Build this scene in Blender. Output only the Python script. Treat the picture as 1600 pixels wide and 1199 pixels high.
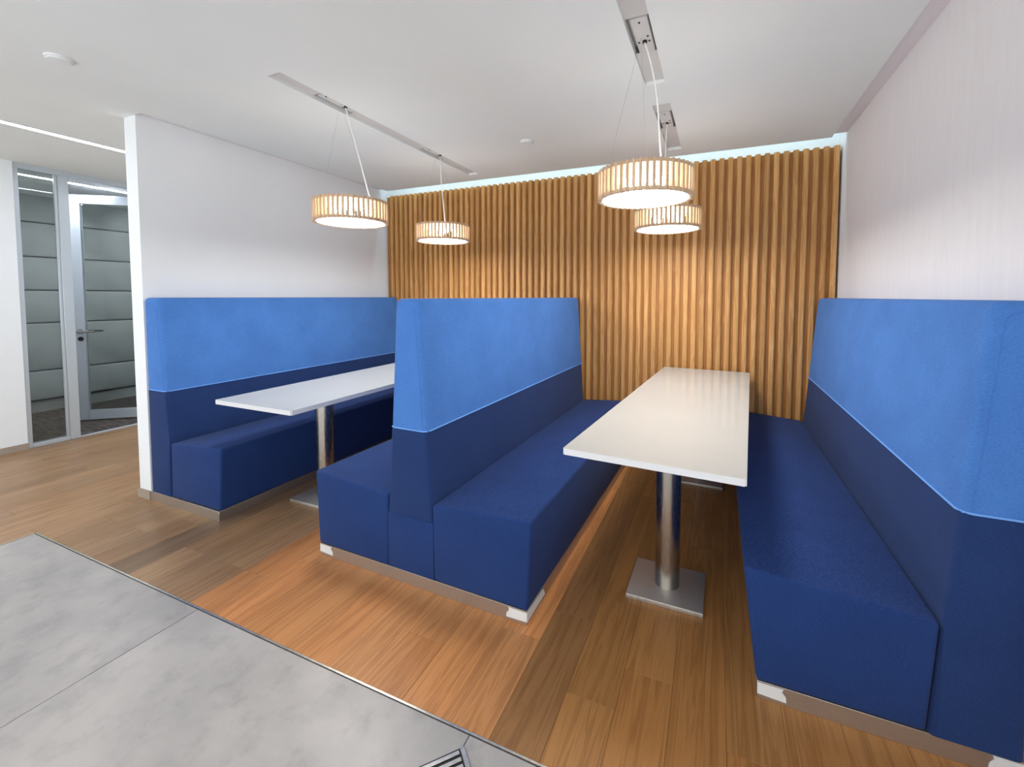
import bpy, bmesh, math, random
from mathutils import Vector, Matrix
random.seed(7)
SC = bpy.context.scene
COL = SC.collection
for _o in list(bpy.data.objects):
    bpy.data.objects.remove(_o)

# ------------------------------------------------------------------ camera
F, CX, CY = 678.55, 828.98, 497.43
YAW, PITCH, ROLL, CAMH = 0.4064, 0.0500, 0.0010, 1.355
cam_d = bpy.data.cameras.new('camera')
cam_d.sensor_fit = 'HORIZONTAL'
cam_d.sensor_width = 36.0
cam_d.lens = F / 1600 * 36
cam_d.shift_x = (800 - CX) / 1600
cam_d.shift_y = (CY - 599.5) / 1600
cam_d.clip_start = 0.02
cam = bpy.data.objects.new('camera', cam_d)
COL.objects.link(cam)
fw = Vector((-math.sin(YAW) * math.cos(PITCH), math.cos(YAW) * math.cos(PITCH), -math.sin(PITCH)))
rt = Vector((math.cos(YAW), math.sin(YAW), 0))
up = rt.cross(fw)
r2 = math.cos(ROLL) * rt + math.sin(ROLL) * up
u2 = -math.sin(ROLL) * rt + math.cos(ROLL) * up
M = Matrix((r2, u2, -fw)).transposed().to_4x4()
M.translation = Vector((0, 0, CAMH))
cam.matrix_world = M
SC.camera = cam

# ------------------------------------------------------------------ world (the bright open office behind the viewer) and exposure
W = bpy.data.worlds.new('world')
SC.world = W
W.use_nodes = True
bg = W.node_tree.nodes['Background']
bg.inputs[0].default_value = (0.93, 0.97, 1.0, 1)
bg.inputs[1].default_value = 1.35
SC.view_settings.view_transform = 'Standard'
SC.view_settings.look = 'None'
SC.view_settings.gamma = 1
SC.view_settings.use_curve_mapping = False
SC.view_settings.exposure = 0.75
LAMP_DISC, LAMP_BULB, STRIP_E, COVE_E = 18.0, 20.0, 18.0, 26.0

# ------------------------------------------------------------------ materials
def lin(c):
    out = []
    for v in c:
        v /= 255.0
        out.append(v / 12.92 if v <= 0.04045 else ((v + 0.055) / 1.055) ** 2.4)
    return tuple(out) + (1.0,)

class Mat:
    def __init__(self, name, rgb, rough=0.6, metal=0.0, spec=0.5):
        self.m = bpy.data.materials.new(name)
        self.m.use_nodes = True
        self.t = self.m.node_tree
        self.b = self.t.nodes['Principled BSDF']
        self.b.inputs['Base Color'].default_value = lin(rgb)
        self.b.inputs['Roughness'].default_value = rough
        self.b.inputs['Metallic'].default_value = metal
        self.b.inputs['Specular IOR Level'].default_value = spec
    def n(self, kind, **kw):
        nd = self.t.nodes.new(kind)
        for k, v in kw.items():
            if hasattr(nd, k):
                setattr(nd, k, v)
            else:
                nd.inputs[k].default_value = v
        return nd
    def l(self, a, b):
        self.t.links.new(a, b)
    def coords(self, scale, kind='Object', rnd=False):
        tc = self.n('ShaderNodeTexCoord')
        mp = self.n('ShaderNodeMapping')
        mp.inputs['Scale'].default_value = scale
        src = tc.outputs[kind]
        if rnd:
            oi = self.n('ShaderNodeObjectInfo')
            ml = self.n('ShaderNodeMath', operation='MULTIPLY')
            ml.inputs[1].default_value = 37.0
            self.l(oi.outputs['Random'], ml.inputs[0])
            ad = self.n('ShaderNodeVectorMath', operation='ADD')
            self.l(src, ad.inputs[0])
            self.l(ml.outputs[0], ad.inputs[1])
            src = ad.outputs[0]
        self.l(src, mp.inputs['Vector'])
        return mp.outputs[0]
    def noise(self, vec, scale, detail=4, rough=0.55, dist=0.0):
        nz = self.n('ShaderNodeTexNoise')
        nz.inputs['Scale'].default_value = scale
        nz.inputs['Detail'].default_value = detail
        nz.inputs['Roughness'].default_value = rough
        nz.inputs['Distortion'].default_value = dist
        self.l(vec, nz.inputs['Vector'])
        return nz.outputs[0]
    def ramp(self, fac, stops):
        r = self.n('ShaderNodeValToRGB')
        el = r.color_ramp.elements
        while len(el) < len(stops):
            el.new(0.5)
        for e, (p, c) in zip(el, stops):
            e.position = p
            e.color = lin(c)
        self.l(fac, r.inputs[0])
        return r.outputs[0]
    def mul(self, a, b, fac=1.0):
        mx = self.n('ShaderNodeMix', data_type='RGBA', blend_type='MULTIPLY')
        mx.inputs[0].default_value = fac
        self.l(a, mx.inputs[6])
        self.l(b, mx.inputs[7])
        return mx.outputs[2]
    def bump(self, h, strength=0.2, dist=0.002):
        bp = self.n('ShaderNodeBump')
        bp.inputs['Strength'].default_value = strength
        bp.inputs['Distance'].default_value = dist
        self.l(h, bp.inputs['Height'])
        self.l(bp.outputs[0], self.b.inputs['Normal'])
    def base(self, c):
        self.l(c, self.b.inputs['Base Color'])

def paint(name, rgb, dark, streak=False):
    m = Mat(name, rgb, 0.75, spec=0.25)
    v = m.coords((3, 3, 0.35) if streak else (1, 1, 1))
    f = m.noise(v, 1.6 if not streak else 14, 3)
    m.base(m.ramp(f, [(0.3, dark), (0.7, rgb)]))
    g = m.noise(m.coords((1, 1, 1)), 260, 2)
    m.bump(g, 0.06, 0.001)
    return m.m

def fabric(name, rgb, dark, light):
    m = Mat(name, rgb, 0.88, spec=0.2)
    m.b.inputs['Sheen Weight'].default_value = 0.05
    m.b.inputs['Sheen Roughness'].default_value = 0.5
    w = m.noise(m.coords((1, 1, 6)), 110, 3, 0.7)
    blot = m.noise(m.coords((1, 1, 1)), 4.5, 4, 0.6)
    c1 = m.ramp(w, [(0.28, dark), (0.5, rgb), (0.74, light)])
    c2 = m.ramp(blot, [(0.3, (237, 237, 240)), (0.65, (255, 255, 255))])
    m.base(m.mul(c1, c2))
    fine = m.noise(m.coords((1, 1, 2.5)), 420, 2, 0.7)
    m.bump(fine, 0.35, 0.0015)
    return m.m

def emit(name, rgb, strength):
    m = bpy.data.materials.new(name)
    m.use_nodes = True
    t = m.node_tree
    t.nodes.remove(t.nodes['Principled BSDF'])
    e = t.nodes.new('ShaderNodeEmission')
    e.inputs[0].default_value = lin(rgb)
    e.inputs[1].default_value = strength
    t.links.new(e.outputs[0], t.nodes['Material Output'].inputs[0])
    return m

def steel(name, rgb, rough, stretch):
    m = Mat(name, rgb, rough, 1.0)
    f = m.noise(m.coords(stretch), 60, 3)
    m.base(m.ramp(f, [(0.3, tuple(int(c * 0.9) for c in rgb)), (0.7, rgb)]))
    rr = m.n('ShaderNodeMapRange')
    rr.inputs[3].default_value = rough * 0.8
    rr.inputs[4].default_value = rough * 1.25
    m.l(f, rr.inputs[0])
    m.l(rr.outputs[0], m.b.inputs['Roughness'])
    return m.m

def wood_grain(name, stops, axis, rough, tint=False, rings=6.0):
    """Long grain along an axis; each piece starts elsewhere in the pattern."""
    m = Mat(name, stops[0][1], rough, spec=0.35)
    s1 = [26, 26, 26]; s1[axis] = 1.3
    s2 = [150, 150, 150]; s2[axis] = 4.0
    v1 = m.coords(s1, rnd=True)
    v2 = m.coords(s2, rnd=True)
    f1 = m.noise(v1, 0.55, 5, 0.6, 1.4)
    sine = m.n('ShaderNodeMath', operation='MULTIPLY'); sine.inputs[1].default_value = rings * 6.283
    m.l(f1, sine.inputs[0])
    sn = m.n('ShaderNodeMath', operation='SINE'); m.l(sine.outputs[0], sn.inputs[0])
    mr = m.n('ShaderNodeMapRange'); mr.inputs[1].default_value = -1; m.l(sn.outputs[0], mr.inputs[0])
    f2 = m.noise(v2, 0.8, 3, 0.6)
    mx = m.n('ShaderNodeMix'); mx.inputs[0].default_value = 0.6
    m.l(mr.outputs[0], mx.inputs[2]); m.l(f2, mx.inputs[3])
    col = m.ramp(mx.outputs[0], stops)
    if tint:
        oi = m.n('ShaderNodeObjectInfo')
        col = m.mul(col, oi.outputs['Color'])
    else:
        oi = m.n('ShaderNodeObjectInfo')
        rv = m.ramp(oi.outputs['Random'], [(0.0, (226, 222, 216)), (1.0, (255, 255, 255))])
        col = m.mul(col, rv)
    m.base(col)
    m.bump(mx.outputs[0], 0.08, 0.001)
    return m.m

WALL_L = paint('paint_wall_white', (240, 243, 245), (236, 239, 241))
WALL_R = paint('textile_wall_covering', (241, 238, 239), (237, 234, 236), True)
CEIL = paint('ceiling_paint', (238, 241, 239), (234, 237, 235))
WHITE = paint('white_gloss_paint', (236, 236, 238), (230, 230, 232))
SLOT = paint('channel_grey', (218, 216, 212), (208, 206, 203))
DARK = Mat('dark_void', (18, 18, 18), 0.9).m
LIGHT_BLUE = fabric('light_blue_weave', (75, 126, 199), (62, 111, 185), (89, 141, 211))
NAVY = fabric('navy_weave', (32, 59, 114), (24, 48, 99), (41, 70, 127))
NAVY_BACK = fabric('navy_weave_back', (33, 57, 106), (26, 48, 94), (41, 66, 118))
PIPING = Mat('piping_blue', (110, 165, 235), 0.7).m
STEEL = steel('brushed_steel', (196, 190, 182), 0.25, (5, 5, 0.3))
STEEL_PLATE = steel('brushed_steel_plate', (218, 212, 204), 0.48, (1, 14, 1))
STEEL_PLATE.node_tree.nodes['Principled BSDF'].inputs['Metallic'].default_value = 0.88
PLINTH = steel('plinth_steel', (205, 196, 186), 0.45, (1, 1, 20))
ALU = Mat('satin_aluminium', (196, 204, 210), 0.34, 0.35).m
TAPE = paint('paper_tape', (232, 232, 230), (214, 214, 212))
LAMINATE = Mat('white_laminate', (238, 236, 230), 0.12, spec=0.5)
_f = LAMINATE.noise(LAMINATE.coords((1, 1, 1)), 3.0, 3)
LAMINATE.base(LAMINATE.ramp(_f, [(0.3, (190, 191, 187)), (0.7, (193, 194, 190))]))
LAMINATE = LAMINATE.m
EDGE = Mat('white_edge_band', (226, 226, 228), 0.35).m
SLATWOOD = wood_grain('oak_slat', [(0.2, (196, 142, 82)), (0.5, (212, 160, 98)), (0.85, (226, 178, 118))], 2, 0.5)
BACKWOOD = wood_grain('oak_backing', [(0.2, (176, 118, 58)), (0.5, (192, 134, 72)), (0.85, (204, 146, 84))], 2, 0.55)
PLANK = wood_grain('oak_plank', [(0.12, (206, 196, 184)), (0.5, (240, 235, 229)), (0.85, (255, 253, 250))], 1, 0.38, tint=True, rings=5.0)
FINWOOD = wood_grain('birch_fin', [(0.2, (206, 172, 138)), (0.5, (216, 184, 152)), (0.85, (226, 196, 166))], 2, 0.5)
BASEBOARD = paint('baseboard_taupe', (168, 154, 140), (158, 144, 131))
JOINT = Mat('floor_joint', (100, 70, 44), 0.9).m
REVEAL = paint('reveal_grey', (236, 230, 232), (231, 225, 227))

_m = Mat('polished_concrete_slab', (170, 168, 170), 0.34, spec=0.4)
_v = _m.coords((1, 1, 1))
_a = _m.noise(_v, 1.8, 6, 0.62, 0.3)
_b = _m.noise(_v, 9, 5, 0.6)
_c = _m.ramp(_a, [(0.25, (148, 146, 144)), (0.5, (172, 167, 164)), (0.75, (192, 186, 181))])
_d = _m.ramp(_b, [(0.28, (205, 205, 206)), (0.5, (255, 255, 255))])
_m.base(_m.mul(_c, _d, 0.5))
_m.bump(_b, 0.04, 0.002)
SLAB = _m.m
GROUT = Mat('slab_grout', (112, 110, 110), 0.9).m
METAL_TRIM = steel('edge_trim', (228, 224, 214), 0.3, (1, 1, 1))
_m = Mat('padded_textile', (128, 130, 128), 0.8, spec=0.2)
_m.base(_m.ramp(_m.noise(_m.coords((1, 1, 1)), 2.0, 4), [(0.3, (150, 151, 150)), (0.7, (176, 176, 174))]))
_m.bump(_m.noise(_m.coords((1, 1, 1)), 300, 2), 0.2, 0.002)
PADDING = _m.m
_m = Mat('dark_carpet', (88, 82, 78), 0.95, spec=0.1)
_m.base(_m.ramp(_m.noise(_m.coords((1, 6, 1)), 6, 4), [(0.3, (62, 58, 55)), (0.7, (110, 103, 97))]))
CARPET = _m.m
BLACK = Mat('black_plastic', (14, 14, 14), 0.5).m
CORD = Mat('white_cord', (236, 235, 232), 0.5).m
WIRE = steel('steel_wire', (190, 190, 190), 0.4, (1, 1, 1))
LED = emit('led_cool_white', (238, 244, 255), STRIP_E)
LED_ROOM = emit('led_room', (238, 244, 255), STRIP_E * 1.75)
LED_COVE = emit('led_cove', (205, 240, 250), COVE_E)
DISC = emit('lamp_diffuser', (255, 252, 247), LAMP_DISC)
DISC_IN = emit('lamp_diffuser_inside', (255, 246, 228), 7.0)
TOP_GLOW = emit('lamp_top_added_glow', (255, 248, 238), 1.6)  # glow added to the lamp top cover to brighten the ceiling
BULB = emit('lamp_bulb', (255, 246, 230), LAMP_BULB)

gm = bpy.data.materials.new('clear_glass')
gm.use_nodes = True
t = gm.node_tree
t.nodes.remove(t.nodes['Principled BSDF'])
tr = t.nodes.new('ShaderNodeBsdfTransparent'); tr.inputs[0].default_value = (0.86, 0.90, 0.88, 1)
gl = t.nodes.new('ShaderNodeBsdfGlossy'); gl.inputs[1].default_value = 0.02
fr = t.nodes.new('ShaderNodeFresnel'); fr.inputs[0].default_value = 1.5
mx = t.nodes.new('ShaderNodeMixShader')
t.links.new(fr.outputs[0], mx.inputs[0]); t.links.new(tr.outputs[0], mx.inputs[1]); t.links.new(gl.outputs[0], mx.inputs[2])
t.links.new(mx.outputs[0], t.nodes['Material Output'].inputs[0])
GLASS = gm

# ------------------------------------------------------------------ mesh helpers
def mesh_from(bm, name, mat, bevel=0.0, seg=2, smooth=False):
    if bevel > 0:
        bmesh.ops.bevel(bm, geom=list(bm.edges), offset=bevel, segments=seg, profile=0.5, affect='EDGES', clamp_overlap=True)
    bmesh.ops.recalc_face_normals(bm, faces=list(bm.faces))
    me = bpy.data.meshes.new(name)
    bm.to_mesh(me)
    bm.free()
    for m in (mat if isinstance(mat, (list, tuple)) else [mat]):
        me.materials.append(m)
    if smooth:
        for p in me.polygons:
            p.use_smooth = True
        try:
            me.set_sharp_from_angle(angle=math.radians(42))
        except Exception:
            pass
    return me

def add_box(bm, x0, x1, y0, y1, z0, z1):
    v = [bm.verts.new(c) for c in ((x0, y0, z0), (x1, y0, z0), (x1, y1, z0), (x0, y1, z0), (x0, y0, z1), (x1, y0, z1), (x1, y1, z1), (x0, y1, z1))]
    for f in ((3, 2, 1, 0), (4, 5, 6, 7), (0, 1, 5, 4), (1, 2, 6, 5), (2, 3, 7, 6), (3, 0, 4, 7)):
        bm.faces.new([v[i] for i in f])

def link(name, me, parent=None, loc=(0, 0, 0), rotz=0.0):
    o = bpy.data.objects.new(name, me)
    COL.objects.link(o)
    o.location = loc
    o.rotation_euler = (0, 0, rotz)
    o.parent = parent
    return o

def box(name, mat, x0, x1, y0, y1, z0, z1, parent=None, bevel=0.0, seg=2, centre=False):
    bm = bmesh.new()
    if centre:
        c = ((x0 + x1) / 2, (y0 + y1) / 2, (z0 + z1) / 2)
        add_box(bm, x0 - c[0], x1 - c[0], y0 - c[1], y1 - c[1], z0 - c[2], z1 - c[2])
    else:
        c = (0, 0, 0)
        add_box(bm, x0, x1, y0, y1, z0, z1)
    return link(name, mesh_from(bm, name, mat, bevel, seg, bevel > 0), parent, c)

def prism(name, mat, poly, y0, y1, parent=None, bevel=0.012, seg=3, flat_z=None):
    """Cross-section in x,z pushed along y; edges lying at height flat_z stay sharp."""
    bm = bmesh.new()
    a = [bm.verts.new((x, y0, z)) for x, z in poly]
    b = [bm.verts.new((x, y1, z)) for x, z in poly]
    n = len(poly)
    bm.faces.new(a)
    bm.faces.new(b[::-1])
    for i in range(n):
        bm.faces.new((a[i], a[(i + 1) % n], b[(i + 1) % n], b[i]))
    if flat_z is not None:
        ed = [e for e in bm.edges if not any(all(abs(v.co.z - h) < 1e-4 for v in e.verts) for h in flat_z)]
        bmesh.ops.bevel(bm, geom=ed, offset=bevel, segments=seg, profile=0.5, affect='EDGES', clamp_overlap=True)
        bevel = 0
    return link(name, mesh_from(bm, name, mat, bevel, seg, True), parent)

def plate(name, mat, poly, thick, parent=None, matrix=None):
    """A flat polygon with thickness; poly in x,z facing -y unless a matrix turns it."""
    bm = bmesh.new()
    a = [bm.verts.new((x, 0, z)) for x, z in poly]
    b = [bm.verts.new((x, -thick, z)) for x, z in poly]
    n = len(poly)
    bm.faces.new(a); bm.faces.new(b[::-1])
    for i in range(n):
        bm.faces.new((a[i], a[(i + 1) % n], b[(i + 1) % n], b[i]))
    if matrix is not None:
        bmesh.ops.transform(bm, matrix=matrix, verts=list(bm.verts))
    return link(name, mesh_from(bm, name, mat), parent)

def add_lathe(bm, prof, n=48, closed=True):
    rings = []
    for r, z in prof:
        if r < 1e-6:
            rings.append([bm.verts.new((0, 0, z))])
        else:
            rings.append([bm.verts.new((r * math.cos(2 * math.pi * i / n), r * math.sin(2 * math.pi * i / n), z)) for i in range(n)])
    pairs = list(zip(rings[:-1], rings[1:]))
    if closed:
        pairs.append((rings[-1], rings[0]))
    for a, b in pairs:
        for i in range(n):
            j = (i + 1) % n
            if len(a) == 1 and len(b) == 1:
                continue
            if len(a) == 1:
                bm.faces.new((a[0], b[j], b[i]))
            elif len(b) == 1:
                bm.faces.new((a[i], a[j], b[0]))
            else:
                bm.faces.new((a[i], a[j], b[j], b[i]))

def lathe(name, mat, prof, parent=None, loc=(0, 0, 0), n=48, closed=True):
    bm = bmesh.new()
    add_lathe(bm, prof, n, closed)
    return link(name, mesh_from(bm, name, mat, smooth=True), parent, loc)

def tube(name, mat, pts, r, parent=None, n=10):
    bm = bmesh.new()
    pts = [Vector(p) for p in pts]
    rings = []
    for i, p in enumerate(pts):
        d = (pts[min(i + 1, len(pts) - 1)] - pts[max(i - 1, 0)]).normalized()
        u = d.cross(Vector((0, 1, 0.13))).normalized()
        v = d.cross(u)
        rings.append([bm.verts.new(p + r * (math.cos(2 * math.pi * k / n) * u + math.sin(2 * math.pi * k / n) * v)) for k in range(n)])
    for a, b in zip(rings[:-1], rings[1:]):
        for k in range(n):
            bm.faces.new((a[k], a[(k + 1) % n], b[(k + 1) % n], b[k]))
    bm.faces.new(rings[0]); bm.faces.new(rings[-1][::-1])
    return link(name, mesh_from(bm, name, mat, smooth=True), parent)

def thing(name, label, cat, loc=(0, 0, 0), rotz=0.0, group=None):
    o = link(name, None, None, loc, rotz)
    o.empty_display_size = 0.1
    tag(o, label, cat, group)
    return o

def tag(o, label, cat, group=None):
    o['label'] = label
    o['category'] = cat
    if group:
        o['group'] = group
    return o

def struct(o, label, cat):
    o['kind'] = 'structure'
    o['label'] = label
    o['category'] = cat
    return o

# ------------------------------------------------------------------ key measures (metres)
XL, XL2 = -3.436, -3.566          # partition on the left: bay face, corridor face
XR = 0.820                        # right wall face
YW = 3.872                        # front of the timber slats
YB = 3.925                        # back wall face
YF = 1.590                        # front line of the benches
YT = 1.103                        # edge between timber floor and slabs
XG = -5.60                        # glazed partition across the corridor
ZC = 2.509                        # ceiling
YBACK, YEND = -1.8, 5.2

# ------------------------------------------------------------------ floor
floor = box('floor', JOINT, -5.62, XR + 0.15, YBACK, YEND, -0.10, -0.012)
struct(floor, 'oak plank floor with grey stone slabs in front', 'floor')
PW = 0.167
plank_cache = {}
def plank(x0, y0, y1, tint, pw=PW):
    w, ln = pw - 0.0007, y1 - y0 - 0.0007
    key = (round(ln, 3), round(pw, 3))
    if key not in plank_cache:
        bm = bmesh.new()
        add_box(bm, -w / 2, w / 2, -ln / 2, ln / 2, -0.012, 0)
        top = [e for e in bm.edges if all(abs(v.co.z) < 1e-6 for v in e.verts)]
        bmesh.ops.bevel(bm, geom=top, offset=0.0006, segments=1, affect='EDGES')
        plank_cache[key] = mesh_from(bm, 'plank', PLANK)
    o = link('plank', plank_cache[key], floor, (x0 + pw / 2, (y0 + y1) / 2, 0))
    o.color = tint
k = -33
xk = -0.115 + k * PW
while xk < XR - 0.01:
    xc = xk + PW / 2
    if xc < -3.56:
        ya, yb = YBACK, YEND
    else:
        ya, yb = YT + 0.006, YB - 0.02
    y = ya
    first = random.choice([0.25, 0.42, 0.6, 0.85, 1.1, 1.35])
    while y < yb - 0.02:
        ln = first if y == ya else random.choice([1.2, 1.45, 1.6])
        ye = min(y + ln, yb)
        if yb - ye < 0.2:
            ye = yb
        j = random.uniform(0.94, 1.05)
        if xc < -2.12:
            c = (172, 138, 104)
            j = random.uniform(0.84, 1.10)
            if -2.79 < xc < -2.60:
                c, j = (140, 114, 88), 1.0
        elif xc < -0.612:
            c = (200, 140, 88)
        else:
            c = (180, 128, 74)
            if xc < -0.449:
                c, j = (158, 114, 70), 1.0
            else:
                j = random.uniform(0.88, 1.06)
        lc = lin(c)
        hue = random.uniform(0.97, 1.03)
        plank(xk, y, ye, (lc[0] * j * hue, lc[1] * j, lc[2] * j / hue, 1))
        y = ye
    if xk < -3.558 < xk + PW:      # the row cut lengthwise along the slabs
        for y0_, y1_ in ((YBACK, -0.55), (-0.55, YT + 0.006)):
            lc = lin((172, 138, 104))
            plank(xk, y0_, y1_, (lc[0], lc[1], lc[2], 1), -3.5585 - xk)
    xk += PW
# stone slabs
bm = bmesh.new(); add_box(bm, -3.552, XR, YBACK, YT, -0.0119, -0.004)
grout = link('grout_bed', mesh_from(bm, 'grout_bed', GROUT), floor)
GC = Vector((-0.672, 1.063))      # corner of the floor grille
gx = [-3.550, -2.040, -0.676, XR - 0.002]
for a, b in zip(gx[:-1], gx[1:]):
    for y0, y1 in ((-0.32, YT - 0.004), (-1.70, -0.32), (YBACK, -1.70)):
        box('stone_slab', SLAB, a + 0.0015, b - 0.0015, y0 + 0.0015, y1 - 0.0015, -0.010, 0.0, floor, 0.0008, 1, centre=True)
tr1 = box('trim_1', METAL_TRIM, -3.556, XR, YT - 0.002, YT + 0.005, -0.012, 0.0012)
struct(tr1, 'thin bright metal strip between stone slabs and oak floor', 'trim')
tr2 = box('trim_2', METAL_TRIM, -3.558, -3.551, YBACK, YT - 0.002, -0.012, 0.0012)
struct(tr2, 'thin metal strip along the left edge of the stone slabs', 'trim')

# ------------------------------------------------------------------ walls
wl = box('wall_left', WALL_L, XL2, XL, 1.602, YB + 0.05, 0.0, 2.70)
struct(wl, 'white partition wall behind the left bench', 'wall')
bl = box('baseboard_left', BASEBOARD, XL2 - 0.010, XL - 0.002, 1.592, 1.602, 0.0, 0.058)
struct(bl, 'taupe baseboard on the end of the white partition', 'baseboard')
bl2 = box('baseboard_left_corridor', BASEBOARD, XL2 - 0.010, XL2, 1.602, YB, 0.0, 0.058)
struct(bl2, 'taupe baseboard on the corridor face of the white partition', 'baseboard')
wr = box('wall_right', WALL_R, XR, XR + 0.12, -0.2, YB + 0.05, 0.0, 2.70)
struct(wr, 'pale wall behind the right bench', 'wall')
wb = box('wall_back', WALL_L, XL2, XR + 0.12, YB + 0.030, YB + 0.12, 0.0, 2.70)
struct(wb, 'back wall clad in vertical oak slats', 'wall')
box('backing_board', BACKWOOD, XL + 0.002, XR - 0.012, YB - 0.023, YB + 0.029, 0.0, 2.462, wb)
bm = bmesh.new()
add_box(bm, -0.0185, 0.0185, -0.015, 0.015, -1.234, 1.234)
fe = [e for e in bm.edges if all(v.co.y < 0 for v in e.verts) and abs(e.verts[0].co.x - e.verts[1].co.x) < 1e-6]
bmesh.ops.bevel(bm, geom=fe, offset=0.007, segments=2, affect='EDGES')
slat_me = mesh_from(bm, 'slat', SLATWOOD)
xs = 0.786
while xs > XL + 0.02:
    link('slat', slat_me, wb, (xs, YW + 0.015, 1.234))
    xs -= 0.0647
wc = box('wall_corridor', WALL_L, XG - 0.12, XG + 0.03, YBACK, 1.715, 0.0, 2.60)
struct(wc, 'white corridor wall left of the glazed partition', 'wall')
bc = box('baseboard_corridor', BASEBOARD, XG + 0.03, XG + 0.042, YBACK, 1.715, 0.0, 0.058)
struct(bc, 'taupe baseboard under the white corridor wall', 'baseboard')
wc2 = box('wall_corridor_far', WALL_L, XG - 0.12, XG + 0.03, 2.985, YEND, 0.0, 2.60)
struct(wc2, 'white corridor wall beyond the glazed partition', 'wall')
we = box('wall_corridor_end', WALL_L, -7.4, XL2 + 0.1, YEND, YEND + 0.1, 0.0, 2.60)
struct(we, 'white wall closing the corridor', 'wall')

# meeting room behind the glass
wm = box('wall_meeting_room', DARK, -7.40, -7.26, 0.2, YEND, 0.0, 2.60)
struct(wm, 'grey padded wall inside the room behind the glass', 'wall')
zs_ = [0.14, 0.483, 1.04, 1.42, 1.805, 2.20, 2.56]
for a, b in zip(zs_[:-1], zs_[1:]):
    box('padded_panel', PADDING, -7.262, -7.215, 0.22, YEND - 0.02, a + 0.004, b - 0.004, wm, 0.018, 3, centre=True)
bs = box('baseboard_meeting_room', PADDING, -7.26, -7.24, 0.2, YEND, 0.0, 0.13)
struct(bs, 'grey baseboard under the padded wall', 'baseboard')
fm = box('floor_meeting_room', CARPET, -7.40, -5.622, 0.2, YEND, -0.10, -0.002)
struct(fm, 'dark carpet inside the room behind the glass', 'floor')
wms = box('wall_meeting_room_side', WALL_L, -7.26, XG - 0.12, 0.1, 0.2, 0.0, 2.60)
struct(wms, 'white side wall of the room behind the glass', 'wall')

# ------------------------------------------------------------------ ceiling with recessed channels
CORD_TOPS = [(-2.128, 2.062), (-2.132, 3.060), (-0.330, 2.085), (-0.336, 3.100)]   # where each lamp cord leaves its channel
SLOTS = [(-2.196, -2.098, 1.600, 3.625), (-0.388, -0.284, 1.560, 2.492), (-0.388, -0.284, 2.762, 3.640)]
XE, YE = 0.736, 3.812             # edges of the dropped ceiling at the right wall and at the slats
def ceiling_mesh():
    bm = bmesh.new()
    xs_ = sorted({-7.4, XL2, XL, XL + 0.075, XE} | {s[0] for s in SLOTS} | {s[1] for s in SLOTS})
    ys_ = sorted({YBACK, 1.602, YE, YEND} | {s[2] for s in SLOTS} | {s[3] for s in SLOTS})
    for a, b in zip(xs_[:-1], xs_[1:]):
        for c, d in zip(ys_[:-1], ys_[1:]):
            mx_, my_ = (a + b) / 2, (c + d) / 2
            if any(s[0] < mx_ < s[1] and s[2] < my_ < s[3] for s in SLOTS):
                continue
            if my_ > YE and mx_ > XL2:
                continue
            if mx_ > XL2 and mx_ < XL + 0.075 and my_ > 1.602:
                continue
            add_box(bm, a, b, c, d, ZC, ZC + 0.045)
    bmesh.ops.remove_doubles(bm, verts=list(bm.verts), dist=1e-5)
    seen = {}
    for f in list(bm.faces):
        c = f.calc_center_median()
        seen.setdefault((round(c.x, 4), round(c.y, 4), round(c.z, 4)), []).append(f)
    dead = [f for fs in seen.values() if len(fs) > 1 for f in fs]
    bmesh.ops.delete(bm, geom=dead, context='FACES')
    return mesh_from(bm, 'ceiling', CEIL)
ceiling = link('ceiling', ceiling_mesh())
struct(ceiling, 'white dropped ceiling with recessed lighting channels', 'ceiling')
box('upper_slab', CEIL, -7.4, XR + 0.12, YBACK, YEND, 2.70, 2.75, ceiling)
box('shadow_gap', REVEAL, XE, XR - 0.0005, YBACK, YE - 0.03, ZC + 0.016, ZC + 0.022, ceiling)
box('shadow_gap', REVEAL, XL + 0.0005, XL + 0.075, 1.603, YE - 0.03, ZC + 0.016, ZC + 0.022, ceiling)
for s in SLOTS:
    bm = bmesh.new()
    x0, x1, y0, y1 = s
    t_ = 0.006
    add_box(bm, x0 - t_, x1 + t_, y0 - t_, y1 + t_, ZC + 0.062, ZC + 0.068)
    add_box(bm, x0 - t_, x0, y0 - t_, y1 + t_, ZC + 0.0455, ZC + 0.062)
    add_box(bm, x1, x1 + t_, y0 - t_, y1 + t_, ZC + 0.0455, ZC + 0.062)
    add_box(bm, x0, x1, y0 - t_, y0, ZC + 0.0455, ZC + 0.062)
    add_box(bm, x0, x1, y1, y1 + t_, ZC + 0.0455, ZC + 0.062)
    link('channel_lining', mesh_from(bm, 'channel_lining', SLOT), ceiling)
    gaps = [(cy - 0.178, cy + 0.105) for cx, cy in CORD_TOPS if x0 < cx < x1 and y0 < cy < y1]
    ya = y0
    for g0, g1 in gaps + [(y1, y1)]:
        box('channel_cover', SLOT, x0 + 0.001, x1 - 0.001, ya + 0.001, g0, ZC + 0.020, ZC + 0.024, ceiling)
        ya = g1

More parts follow.
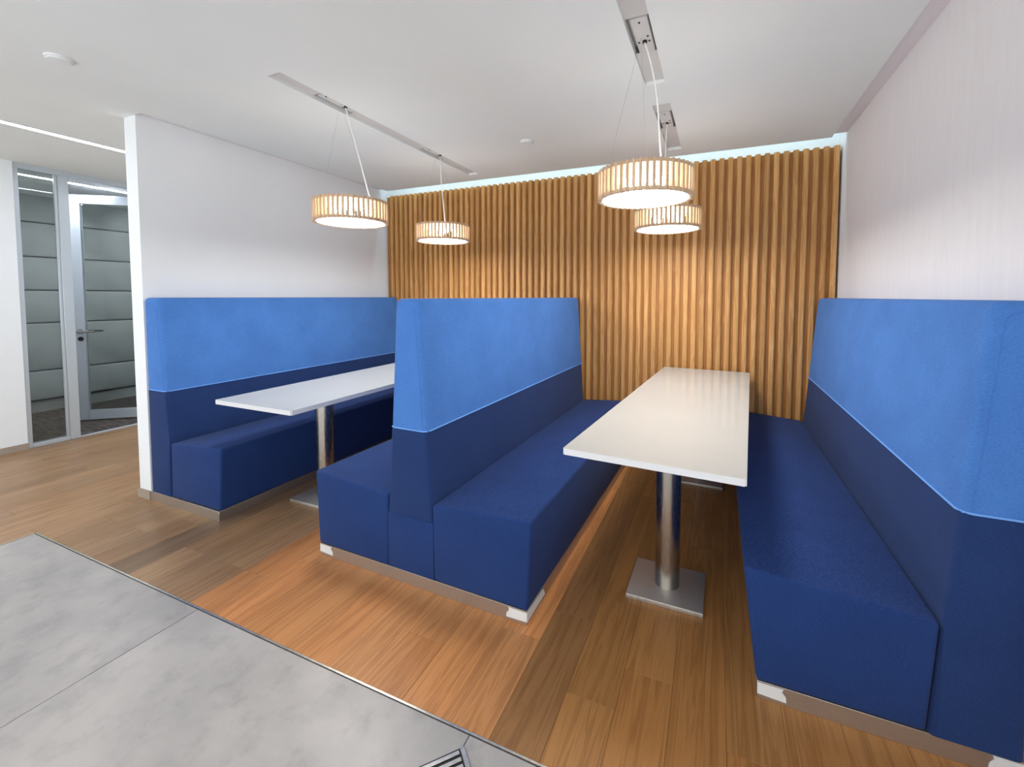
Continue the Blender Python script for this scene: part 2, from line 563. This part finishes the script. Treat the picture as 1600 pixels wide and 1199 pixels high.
# ------------------------------------------------------------------ linear lights
def strip_light(label, x0, x1, y0, y1, z, mat, along='y'):
    t0 = thing('strip_light', label, 'strip light', ((x0 + x1) / 2, (y0 + y1) / 2, z))
    dx, dy = (x1 - x0) / 2, (y1 - y0) / 2
    box('diffuser', mat, -dx, dx, -dy, dy, -0.004, 0.0, t0)
    bm = bmesh.new()
    if along == 'y':
        add_box(bm, -dx - 0.004, -dx, -dy, dy, -0.005, 0.0)
        add_box(bm, dx, dx + 0.004, -dy, dy, -0.005, 0.0)
    else:
        add_box(bm, -dx, dx, -dy - 0.004, -dy, -0.005, 0.0)
        add_box(bm, -dx, dx, dy, dy + 0.004, -0.005, 0.0)
    link('profile', mesh_from(bm, 'profile', ALU), t0)
    return t0
strip_light('white linear ceiling light running along the corridor ceiling', -4.398, -4.342, -1.7, 4.9, ZC, LED)
strip_light('white linear ceiling light in the room behind the glass partition', -6.11, -6.05, 0.6, 4.6, ZC, LED_ROOM)
strip_light('cool white light strip in the gap above the oak slat wall', XL + 0.10, XR - 0.02, 3.838, 3.850, 2.70, LED_COVE, 'x')

# ------------------------------------------------------------------ glazed partition and door
w1 = link('window_1', None, None, (XG, 1.715, 0)); struct(w1, 'narrow glazed panel in a silver aluminium frame', 'window')
def wpart(name, mat, x0, x1, y0, y1, z0, z1, parent=w1, bevel=0.003):
    return box(name, mat, x0 - XG, x1 - XG, y0 - 1.715, y1 - 1.715, z0, z1, parent, bevel, 1)
wpart('frame_jamb', ALU, XG - 0.05, XG + 0.02, 1.715, 1.750, 0, 2.46)
wpart('frame_post', ALU, XG - 0.05, XG + 0.02, 1.993, 2.066, 0, 2.46)
wpart('frame_head', ALU, XG - 0.05, XG + 0.02, 1.715, 2.985, 2.46, ZC)
wpart('frame_sill', ALU, XG - 0.05, XG + 0.02, 1.750, 1.993, 0, 0.036)
wpart('frame_jamb', ALU, XG - 0.05, XG + 0.02, 2.930, 2.985, 0, 2.46)
wpart('pane', GLASS, XG - 0.020, XG - 0.010, 1.750, 1.993, 0.036, 2.46, bevel=0)
wpart('glazing_bead', ALU, XG - 0.008, XG + 0.010, 1.972, 1.993, 0.036, 2.46)
wpart('threshold', ALU, XG - 0.05, XG + 0.01, 2.066, 2.930, -0.002, 0.004, bevel=0)
hx, hy = -5.655, 2.885
ang = math.atan2(2.345 - hy, -6.325 - hx)
d1 = link('door_1', None, None, (hx, hy, 0), ang); struct(d1, 'open glass door in a silver aluminium frame', 'door')
DL, DT = 0.855, 0.022
box('stile', ALU, 0.0, 0.075, -DT, DT, 0.012, 2.43, d1, 0.003, 1)
box('stile', ALU, DL - 0.085, DL, -DT, DT, 0.012, 2.43, d1, 0.003, 1)
box('rail', ALU, 0.075, DL - 0.085, -DT, DT, 2.335, 2.43, d1, 0.003, 1)
box('rail', ALU, 0.075, DL - 0.085, -DT, DT, 0.012, 0.115, d1, 0.003, 1)
box('pane', GLASS, 0.075, DL - 0.085, -0.005, 0.005, 0.115, 2.335, d1)
for s in (-1, 1):
    h = lathe('handle', STEEL, [(0, 0), (0.026, 0), (0.026, 0.010), (0.010, 0.012), (0.010, 0.046), (0, 0.046)], d1, (DL - 0.045, s * DT, 0.975), 20, False)
    h.rotation_euler = (-s * math.pi / 2, 0, 0)
    bm = bmesh.new(); add_box(bm, -0.150, 0.012, -0.010, 0.010, 0.036, 0.056)
    link('lever', mesh_from(bm, 'lever', STEEL, 0.006, 2, True), h)
    kk = lathe('lock_rose', BLACK, [(0, 0), (0.024, 0), (0.024, 0.008), (0, 0.008)], d1, (DL - 0.045, s * DT, 0.895), 20, False)
    kk.rotation_euler = (-s * math.pi / 2, 0, 0)

# ------------------------------------------------------------------ booth benches
def tape(parent, x0, x1, y, z0=0.012, z1=0.055, flip=False):
    w = x1 - x0
    pts = [(x0, z0 + 0.004), (x0, z1), (x1 - 0.10 * w, z1), (x1 - 0.16 * w, z1 - 0.010), (x1 - 0.02 * w, z0 + 0.018), (x1, z0)]
    if flip:
        pts = [(x0 + x1 - a, b) for a, b in pts][::-1]
    o = plate('tape_patch', TAPE, pts, 0.0015, parent)
    o.location = (0, y - 0.0002, 0)
    o['label'] = 'torn white paper tape on the steel plinth'
    return o

def end_seam(parent, x_low, x_top, x_end, y=0.0, sign=1):
    """Stitched line round the end panel of a backrest: up the open side, round the corner, along the top."""
    zt = 1.345 - 0.027
    pts = [(x_low + sign * 0.025, y, 0.752), (x_top + sign * 0.026, y, zt - 0.035)]
    for k in range(1, 5):
        a = k / 4 * math.pi / 2
        pts.append((x_top + sign * (0.027 + 0.03 * (1 - math.cos(a))), y, zt - 0.035 + 0.032 * math.sin(a)))
    pts.append((x_end, y, zt - 0.003))
    return tube('end_seam', LIGHT_BLUE, pts, 0.0022, parent, 6)

def piping(parent, pts, r=0.0035):
    return tube('piping', PIPING, pts, r, parent, 8)

LEN = 2.262
# middle bench, two seats back to back, turned very slightly
mb = thing('booth_bench', 'double-sided blue booth bench between the two white tables', 'bench', (-1.294, 1.587, 0), -0.0245)
ML = 2.245
for s in (-1, 1):
    prism('seat', NAVY, [(s * 0.604, 0.060), (s * 0.622, 0.446), (s * 0.128, 0.412), (s * 0.134, 0.060)], 0, ML, mb, 0.014)
prism('back_base', NAVY, [(-0.1335, 0.060), (0.1335, 0.060), (0.1335, 0.329), (-0.1335, 0.329)], 0.002, ML, mb, 0.005, 2)
lower = prism('lower_backrest', NAVY_BACK, [(-0.131, 0.331), (0.131, 0.331), (0.105, 0.744), (-0.105, 0.744)], -0.001, ML, mb, 0.020, 3, flat_z=(0.744, 0.331))
upper = prism('upper_backrest', LIGHT_BLUE, [(-0.106, 0.742), (0.106, 0.742), (0.070, 1.345), (-0.070, 1.345)], -0.001, ML, mb, 0.026, 4, flat_z=(0.742,))
piping(upper, [(-0.106, ML, 0.744), (-0.1065, 0.026, 0.744), (-0.099, 0.006, 0.744), (-0.080, -0.002, 0.744), (0.080, -0.002, 0.744), (0.099, 0.006, 0.744), (0.1065, 0.026, 0.744), (0.106, ML, 0.744)])
end_seam(upper, 0.106, 0.070, -0.044, -0.0005, -1)
box('plinth', PLINTH, -0.600, 0.600, 0.004, ML - 0.01, 0.0, 0.060, mb, 0.001, 1)
tape(mb, -0.600, -0.508, 0.004)
tape(mb, 0.505, 0.600, 0.004, flip=True)
sp = plate('tape_patch', TAPE, [(0.0, 0.012), (0.19, 0.016), (0.17, 0.052), (0.0, 0.056)], 0.0015, mb, Matrix.Rotation(math.pi / 2, 4, 'Z'))
sp.location = (0.6003, 0.004, 0)
sp['label'] = 'white paper tape wrapped round the plinth corner'

# right bench against the right wall
rb = thing('booth_bench', 'blue booth bench with high back against the right wall', 'bench', (0.47, YF, 0))
def rx(p): return [(x - 0.47, z) for x, z in p]
prism('seat', NAVY, rx([(0.146, 0.060), (0.099, 0.446), (0.618, 0.404), (0.596, 0.060)]), 0.0, LEN, rb, 0.014)
prism('lower_backrest', NAVY_BACK, rx([(0.598, 0.060), (0.624, 0.43), (0.646, 0.744), (0.812, 0.744), (0.812, 0.060)]), -0.001, LEN, rb, 0.020, 3, flat_z=(0.744, 0.060))
upper = prism('upper_backrest', LIGHT_BLUE, rx([(0.645, 0.742), (0.692, 1.345), (0.814, 1.345), (0.814, 0.742)]), -0.001, LEN, rb, 0.026, 4, flat_z=(0.742,))
piping(upper, [(0.645 - 0.47, LEN, 0.744), (0.6445 - 0.47, 0.026, 0.744), (0.653 - 0.47, 0.006, 0.744), (0.673 - 0.47, -0.002, 0.744), (0.790 - 0.47, -0.002, 0.744)])
end_seam(upper, 0.645 - 0.47, 0.692 - 0.47, 0.788 - 0.47, -0.0005, 1)
box('plinth', PLINTH, 0.149 - 0.47, 0.812 - 0.47, 0.004, LEN - 0.01, 0.0, 0.060, rb, 0.001, 1)
tape(rb, 0.150 - 0.47, 0.236 - 0.47, 0.004)
tape(rb, 0.736 - 0.47, 0.812 - 0.47, 0.004, flip=True)

# left bench against the partition
lb = thing('booth_bench', 'blue booth bench with high back against the left white partition', 'bench', (-3.07, 1.603, 0))
def lx(p): return [(x + 3.07, z) for x, z in p]
prism('seat', NAVY, lx([(-2.719, 0.060), (-2.690, 0.446), (-3.198, 0.412), (-3.207, 0.060)]), 0.0, LEN - 0.015, lb, 0.014)
prism('lower_backrest', NAVY_BACK, lx([(-3.209, 0.060), (-3.207, 0.43), (-3.224, 0.744), (-3.430, 0.744), (-3.430, 0.060)]), -0.001, LEN - 0.015, lb, 0.018, 3, flat_z=(0.744, 0.060))
upper = prism('upper_backrest', LIGHT_BLUE, lx([(-3.223, 0.742), (-3.266, 1.345), (-3.430, 1.345), (-3.430, 0.742)]), -0.001, LEN - 0.015, lb, 0.024, 4, flat_z=(0.742,))
piping(upper, [(-3.223 + 3.07, LEN - 0.015, 0.744), (-3.2225 + 3.07, 0.024, 0.744), (-3.231 + 3.07, 0.005, 0.744), (-3.249 + 3.07, -0.002, 0.744), (-3.408 + 3.07, -0.002, 0.744)])
end_seam(upper, -3.223 + 3.07, -3.266 + 3.07, -3.404 + 3.07, -0.0005, -1)
box('plinth', PLINTH, -3.432 + 3.07, -2.722 + 3.07, -0.004, LEN - 0.03, 0.0, 0.060, lb, 0.001, 1)

# ------------------------------------------------------------------ tables
def table(label, loc, rotz, hw, hl, legs, plate_rot=0.0):
    tb = thing('booth_table', label, 'table', loc, rotz, 'white booth tables')
    bm = bmesh.new()
    add_box(bm, -hw, hw, -hl, hl, 0.7275, 0.7525)
    vert = [e for e in bm.edges if abs(e.verts[0].co.z - e.verts[1].co.z) > 0.01]
    bmesh.ops.bevel(bm, geom=vert, offset=0.006, segments=2, affect='EDGES')
    for f in bm.faces:
        f.normal_update()
    me = mesh_from(bm, 'tabletop', [LAMINATE, EDGE])
    for p in me.polygons:
        if abs(p.normal.z) < 0.5:
            p.material_index = 1
    link('tabletop', me, tb)
    for x, y in legs:
        lathe('leg', STEEL, [(0, 0.0215), (0.0545, 0.0215), (0.0545, 0.7075), (0, 0.7075)], tb, (x, y, 0), 40, False)
        bp = box('base_plate', STEEL_PLATE, -0.162, 0.162, -0.148, 0.148, 0, 0.0215, tb, 0.002, 2)
        bp.location = (x, y, 0); bp.rotation_euler = (0, 0, plate_rot)
        bp2 = box('mounting_plate', STEEL_PLATE, -0.14, 0.14, -0.14, 0.14, 0.7075, 0.7275, tb, 0.002, 1)
        bp2.location = (x, y, 0)
    return tb
table('white rectangular table on steel pillars between middle and right benches', (-0.1537, 2.718, 0), -0.0642, 0.328, 1.130,
      [(0.0067, -0.665), (0.0067, 0.690)], 0.056)
table('white rectangular table on steel pillars beside the left bench', (-2.360, 2.716, 0), 0.0, 0.317, 1.145,
      [(-0.045, -0.622), (-0.045, 0.690)])

# ------------------------------------------------------------------ pendant lamps
NF, RO, LH = 48, 0.2243, 0.139
bm = bmesh.new(); add_box(bm, -0.009, 0.009, -0.0060, 0.0060, 0.0, LH)
fin_me = mesh_from(bm, 'fin', FINWOOD, 0.002, 1)
def arc_ring(r0, r1, z0, z1):
    bm = bmesh.new(); add_lathe(bm, [(r0, z0), (r1, z0), (r1, z1), (r0, z1)], 64)
    return mesh_from(bm, 'ring', FINWOOD, smooth=True)
top_ring_me = arc_ring(RO - 0.022, RO - 0.003, LH - 0.018, LH - 0.004)
bot_ring_me = arc_ring(RO - 0.022, RO - 0.003, 0.003, 0.017)
bm = bmesh.new(); add_lathe(bm, [(0, 0.007), (RO - 0.027, 0.007), (RO - 0.027, 0.011), (0, 0.011)], 64, False)
disc_me = mesh_from(bm, 'diffuser', [DISC, DISC_IN], smooth=True)
for _p in disc_me.polygons:
    if _p.center.z > 0.0105:
        _p.material_index = 1
bm = bmesh.new(); bmesh.ops.create_icosphere(bm, subdivisions=2, radius=0.021)
bulb_me = mesh_from(bm, 'bulb', BULB, smooth=True)
def pendant(label, x, y, cord_top, cord_at, wires, sag):
    Z = 1.816
    p = thing('pendant_lamp', label, 'pendant lamp', (x, y, Z), 0, 'drum pendant lamps over the booth tables')
    link('top_ring', top_ring_me, p); link('bottom_ring', bot_ring_me, p); link('diffuser', disc_me, p)
    for i in range(NF):
        a = 2 * math.pi * (i + 0.5) / NF
        link('fin', fin_me, p, ((RO - 0.009) * math.cos(a), (RO - 0.009) * math.sin(a), 0), a)
    lathe('top_cover', TOP_GLOW, [(0, LH - 0.011), (RO - 0.027, LH - 0.011), (RO - 0.027, LH - 0.006), (0, LH - 0.006)], p, (0, 0, 0), 48, False)  # closed cover, given an added upward glow
    # cross bar that carries the lamp holders
    bar = box('carrier_bar', WHITE, -RO + 0.024, RO - 0.024, -0.012, 0.012, LH - 0.020, LH - 0.012, p, 0.001, 1)
    bar2 = box('carrier_bar', WHITE, -0.012, 0.012, -RO + 0.024, RO - 0.024, LH - 0.028, LH - 0.0205, p, 0.001, 1)
    for i in range(4):
        a = math.pi / 4 + i * math.pi / 2
        b = link('bulb', bulb_me, p, (0.105 * math.cos(a), 0.105 * math.sin(a), 0.075))
        lathe('lamp_holder', WHITE, [(0, 0.018), (0.014, 0.018), (0.014, 0.040), (0, 0.040)], b, (0, 0, 0), 14, False)
    # ceiling mounting box in the channel
    zc = ZC - Z
    cx_, cy_ = cord_top[0] - x, cord_top[1] - y
    cb = box('ceiling_box', SLOT, -0.036, 0.036, -0.170, 0.102, zc + 0.014, zc + 0.050, p, 0.003, 2)
    cb.location = (cord_top[0] - x - 0.002, cy_, 0)
    lathe('cord_grip', BLACK, [(0, zc + 0.004), (0.010, zc + 0.004), (0.010, zc + 0.015), (0, zc + 0.015)], cb, (0.002, 0, 0), 12, False)
    for q in ((-0.024, 0.004), (0.022, 0.004), (0.020, -0.035), (0.0, -0.145)):
        lathe('screw', BLACK, [(0, zc + 0.011), (0.0045, zc + 0.011), (0.0045, zc + 0.015), (0, zc + 0.015)], cb, (q[0], q[1], 0), 10, False)
    T = Vector((cx_, cy_, zc + 0.006)); B = Vector((cord_at[0], cord_at[1], LH - 0.006))
    pts = []
    for i in range(13):
        u = i / 12
        q = T.lerp(B, u)
        bow = sag * math.sin(math.pi * u) * (1 - u)
        pts.append((q.x + bow, q.y + 0.3 * bow, q.z))
    tube('cord', CORD, pts, 0.0042, p, 8)
    for wx, wy in wires:
        tube('suspension_wire', WIRE, [(cx_ - 0.012, cy_ - 0.03, zc + 0.015), (wx, wy, LH - 0.006)], 0.0005, p, 5)
    return p
pendant('drum pendant lamp over the left table, nearest the viewer', -2.145, 2.107, CORD_TOPS[0], (0.125, 0.04), [(-0.17, -0.08), (0.02, 0.20)], 0.0)
pendant('smallest-looking drum pendant lamp over the left table near the slats', -2.145, 3.109, CORD_TOPS[1], (0.01, 0.02), [(-0.17, -0.08), (0.14, 0.14)], -0.008)
pendant('largest-looking drum pendant lamp over the right table', -0.332, 2.158, CORD_TOPS[2], (0.078, 0.03), [(-0.16, -0.10), (-0.02, 0.20)], 0.035)
pendant('drum pendant lamp over the right table, lower one near the slats', -0.332, 3.170, CORD_TOPS[3], (-0.02, -0.03), [(-0.16, -0.10), (0.14, 0.14)], -0.006)

# ------------------------------------------------------------------ ceiling discs
def disc(label, x, y, r):
    t0 = thing('smoke_detector', label, 'detector', (x, y, ZC), 0)
    lathe('base', WHITE, [(0, 0), (r, 0), (r, -0.006), (r - 0.004, -0.009), (0, -0.009)], t0, (0, 0, 0), 36, False)
    lathe('cover', CEIL, [(0, -0.009), (r * 0.82, -0.009), (r * 0.80, -0.014), (0, -0.016)], t0, (0, 0, 0), 36, False)
disc('round white ceiling disc near the corridor light', -2.963, 1.087, 0.052)
disc('round white ceiling disc between the two lamp rows', -1.330, 3.015, 0.050)

# ------------------------------------------------------------------ floor grille in the slab
ga = math.atan2(-(1.063 - 0.962), -(-0.672 + 0.762))
gr = thing('floor_grille', 'silver slotted floor grille set in the grey slabs', 'grille', (GC.x, GC.y, 0), ga)
# local +x runs along the bars away from the corner, local +y to the viewer's right
GW, GLn = 0.26, 0.52
box('recess', BLACK, 0.0, GLn, 0.0, GW, 0.0003, 0.0012, gr)
box('frame_bar', METAL_TRIM, 0.002, 0.016, 0.0, GW, 0.0012, 0.006, gr, 0.001, 1)
box('frame_bar', METAL_TRIM, GLn - 0.016, GLn - 0.002, 0.0, GW, 0.0012, 0.006, gr, 0.001, 1)
yy = 0.006
bm = bmesh.new(); add_box(bm, 0.020, GLn - 0.020, 0, 0.011, 0.0012, 0.005)
gbar = mesh_from(bm, 'bar', METAL_TRIM, 0.001, 1)
while yy < GW - 0.01:
    link('bar', gbar, gr, (0, yy, 0))
    yy += 0.0205
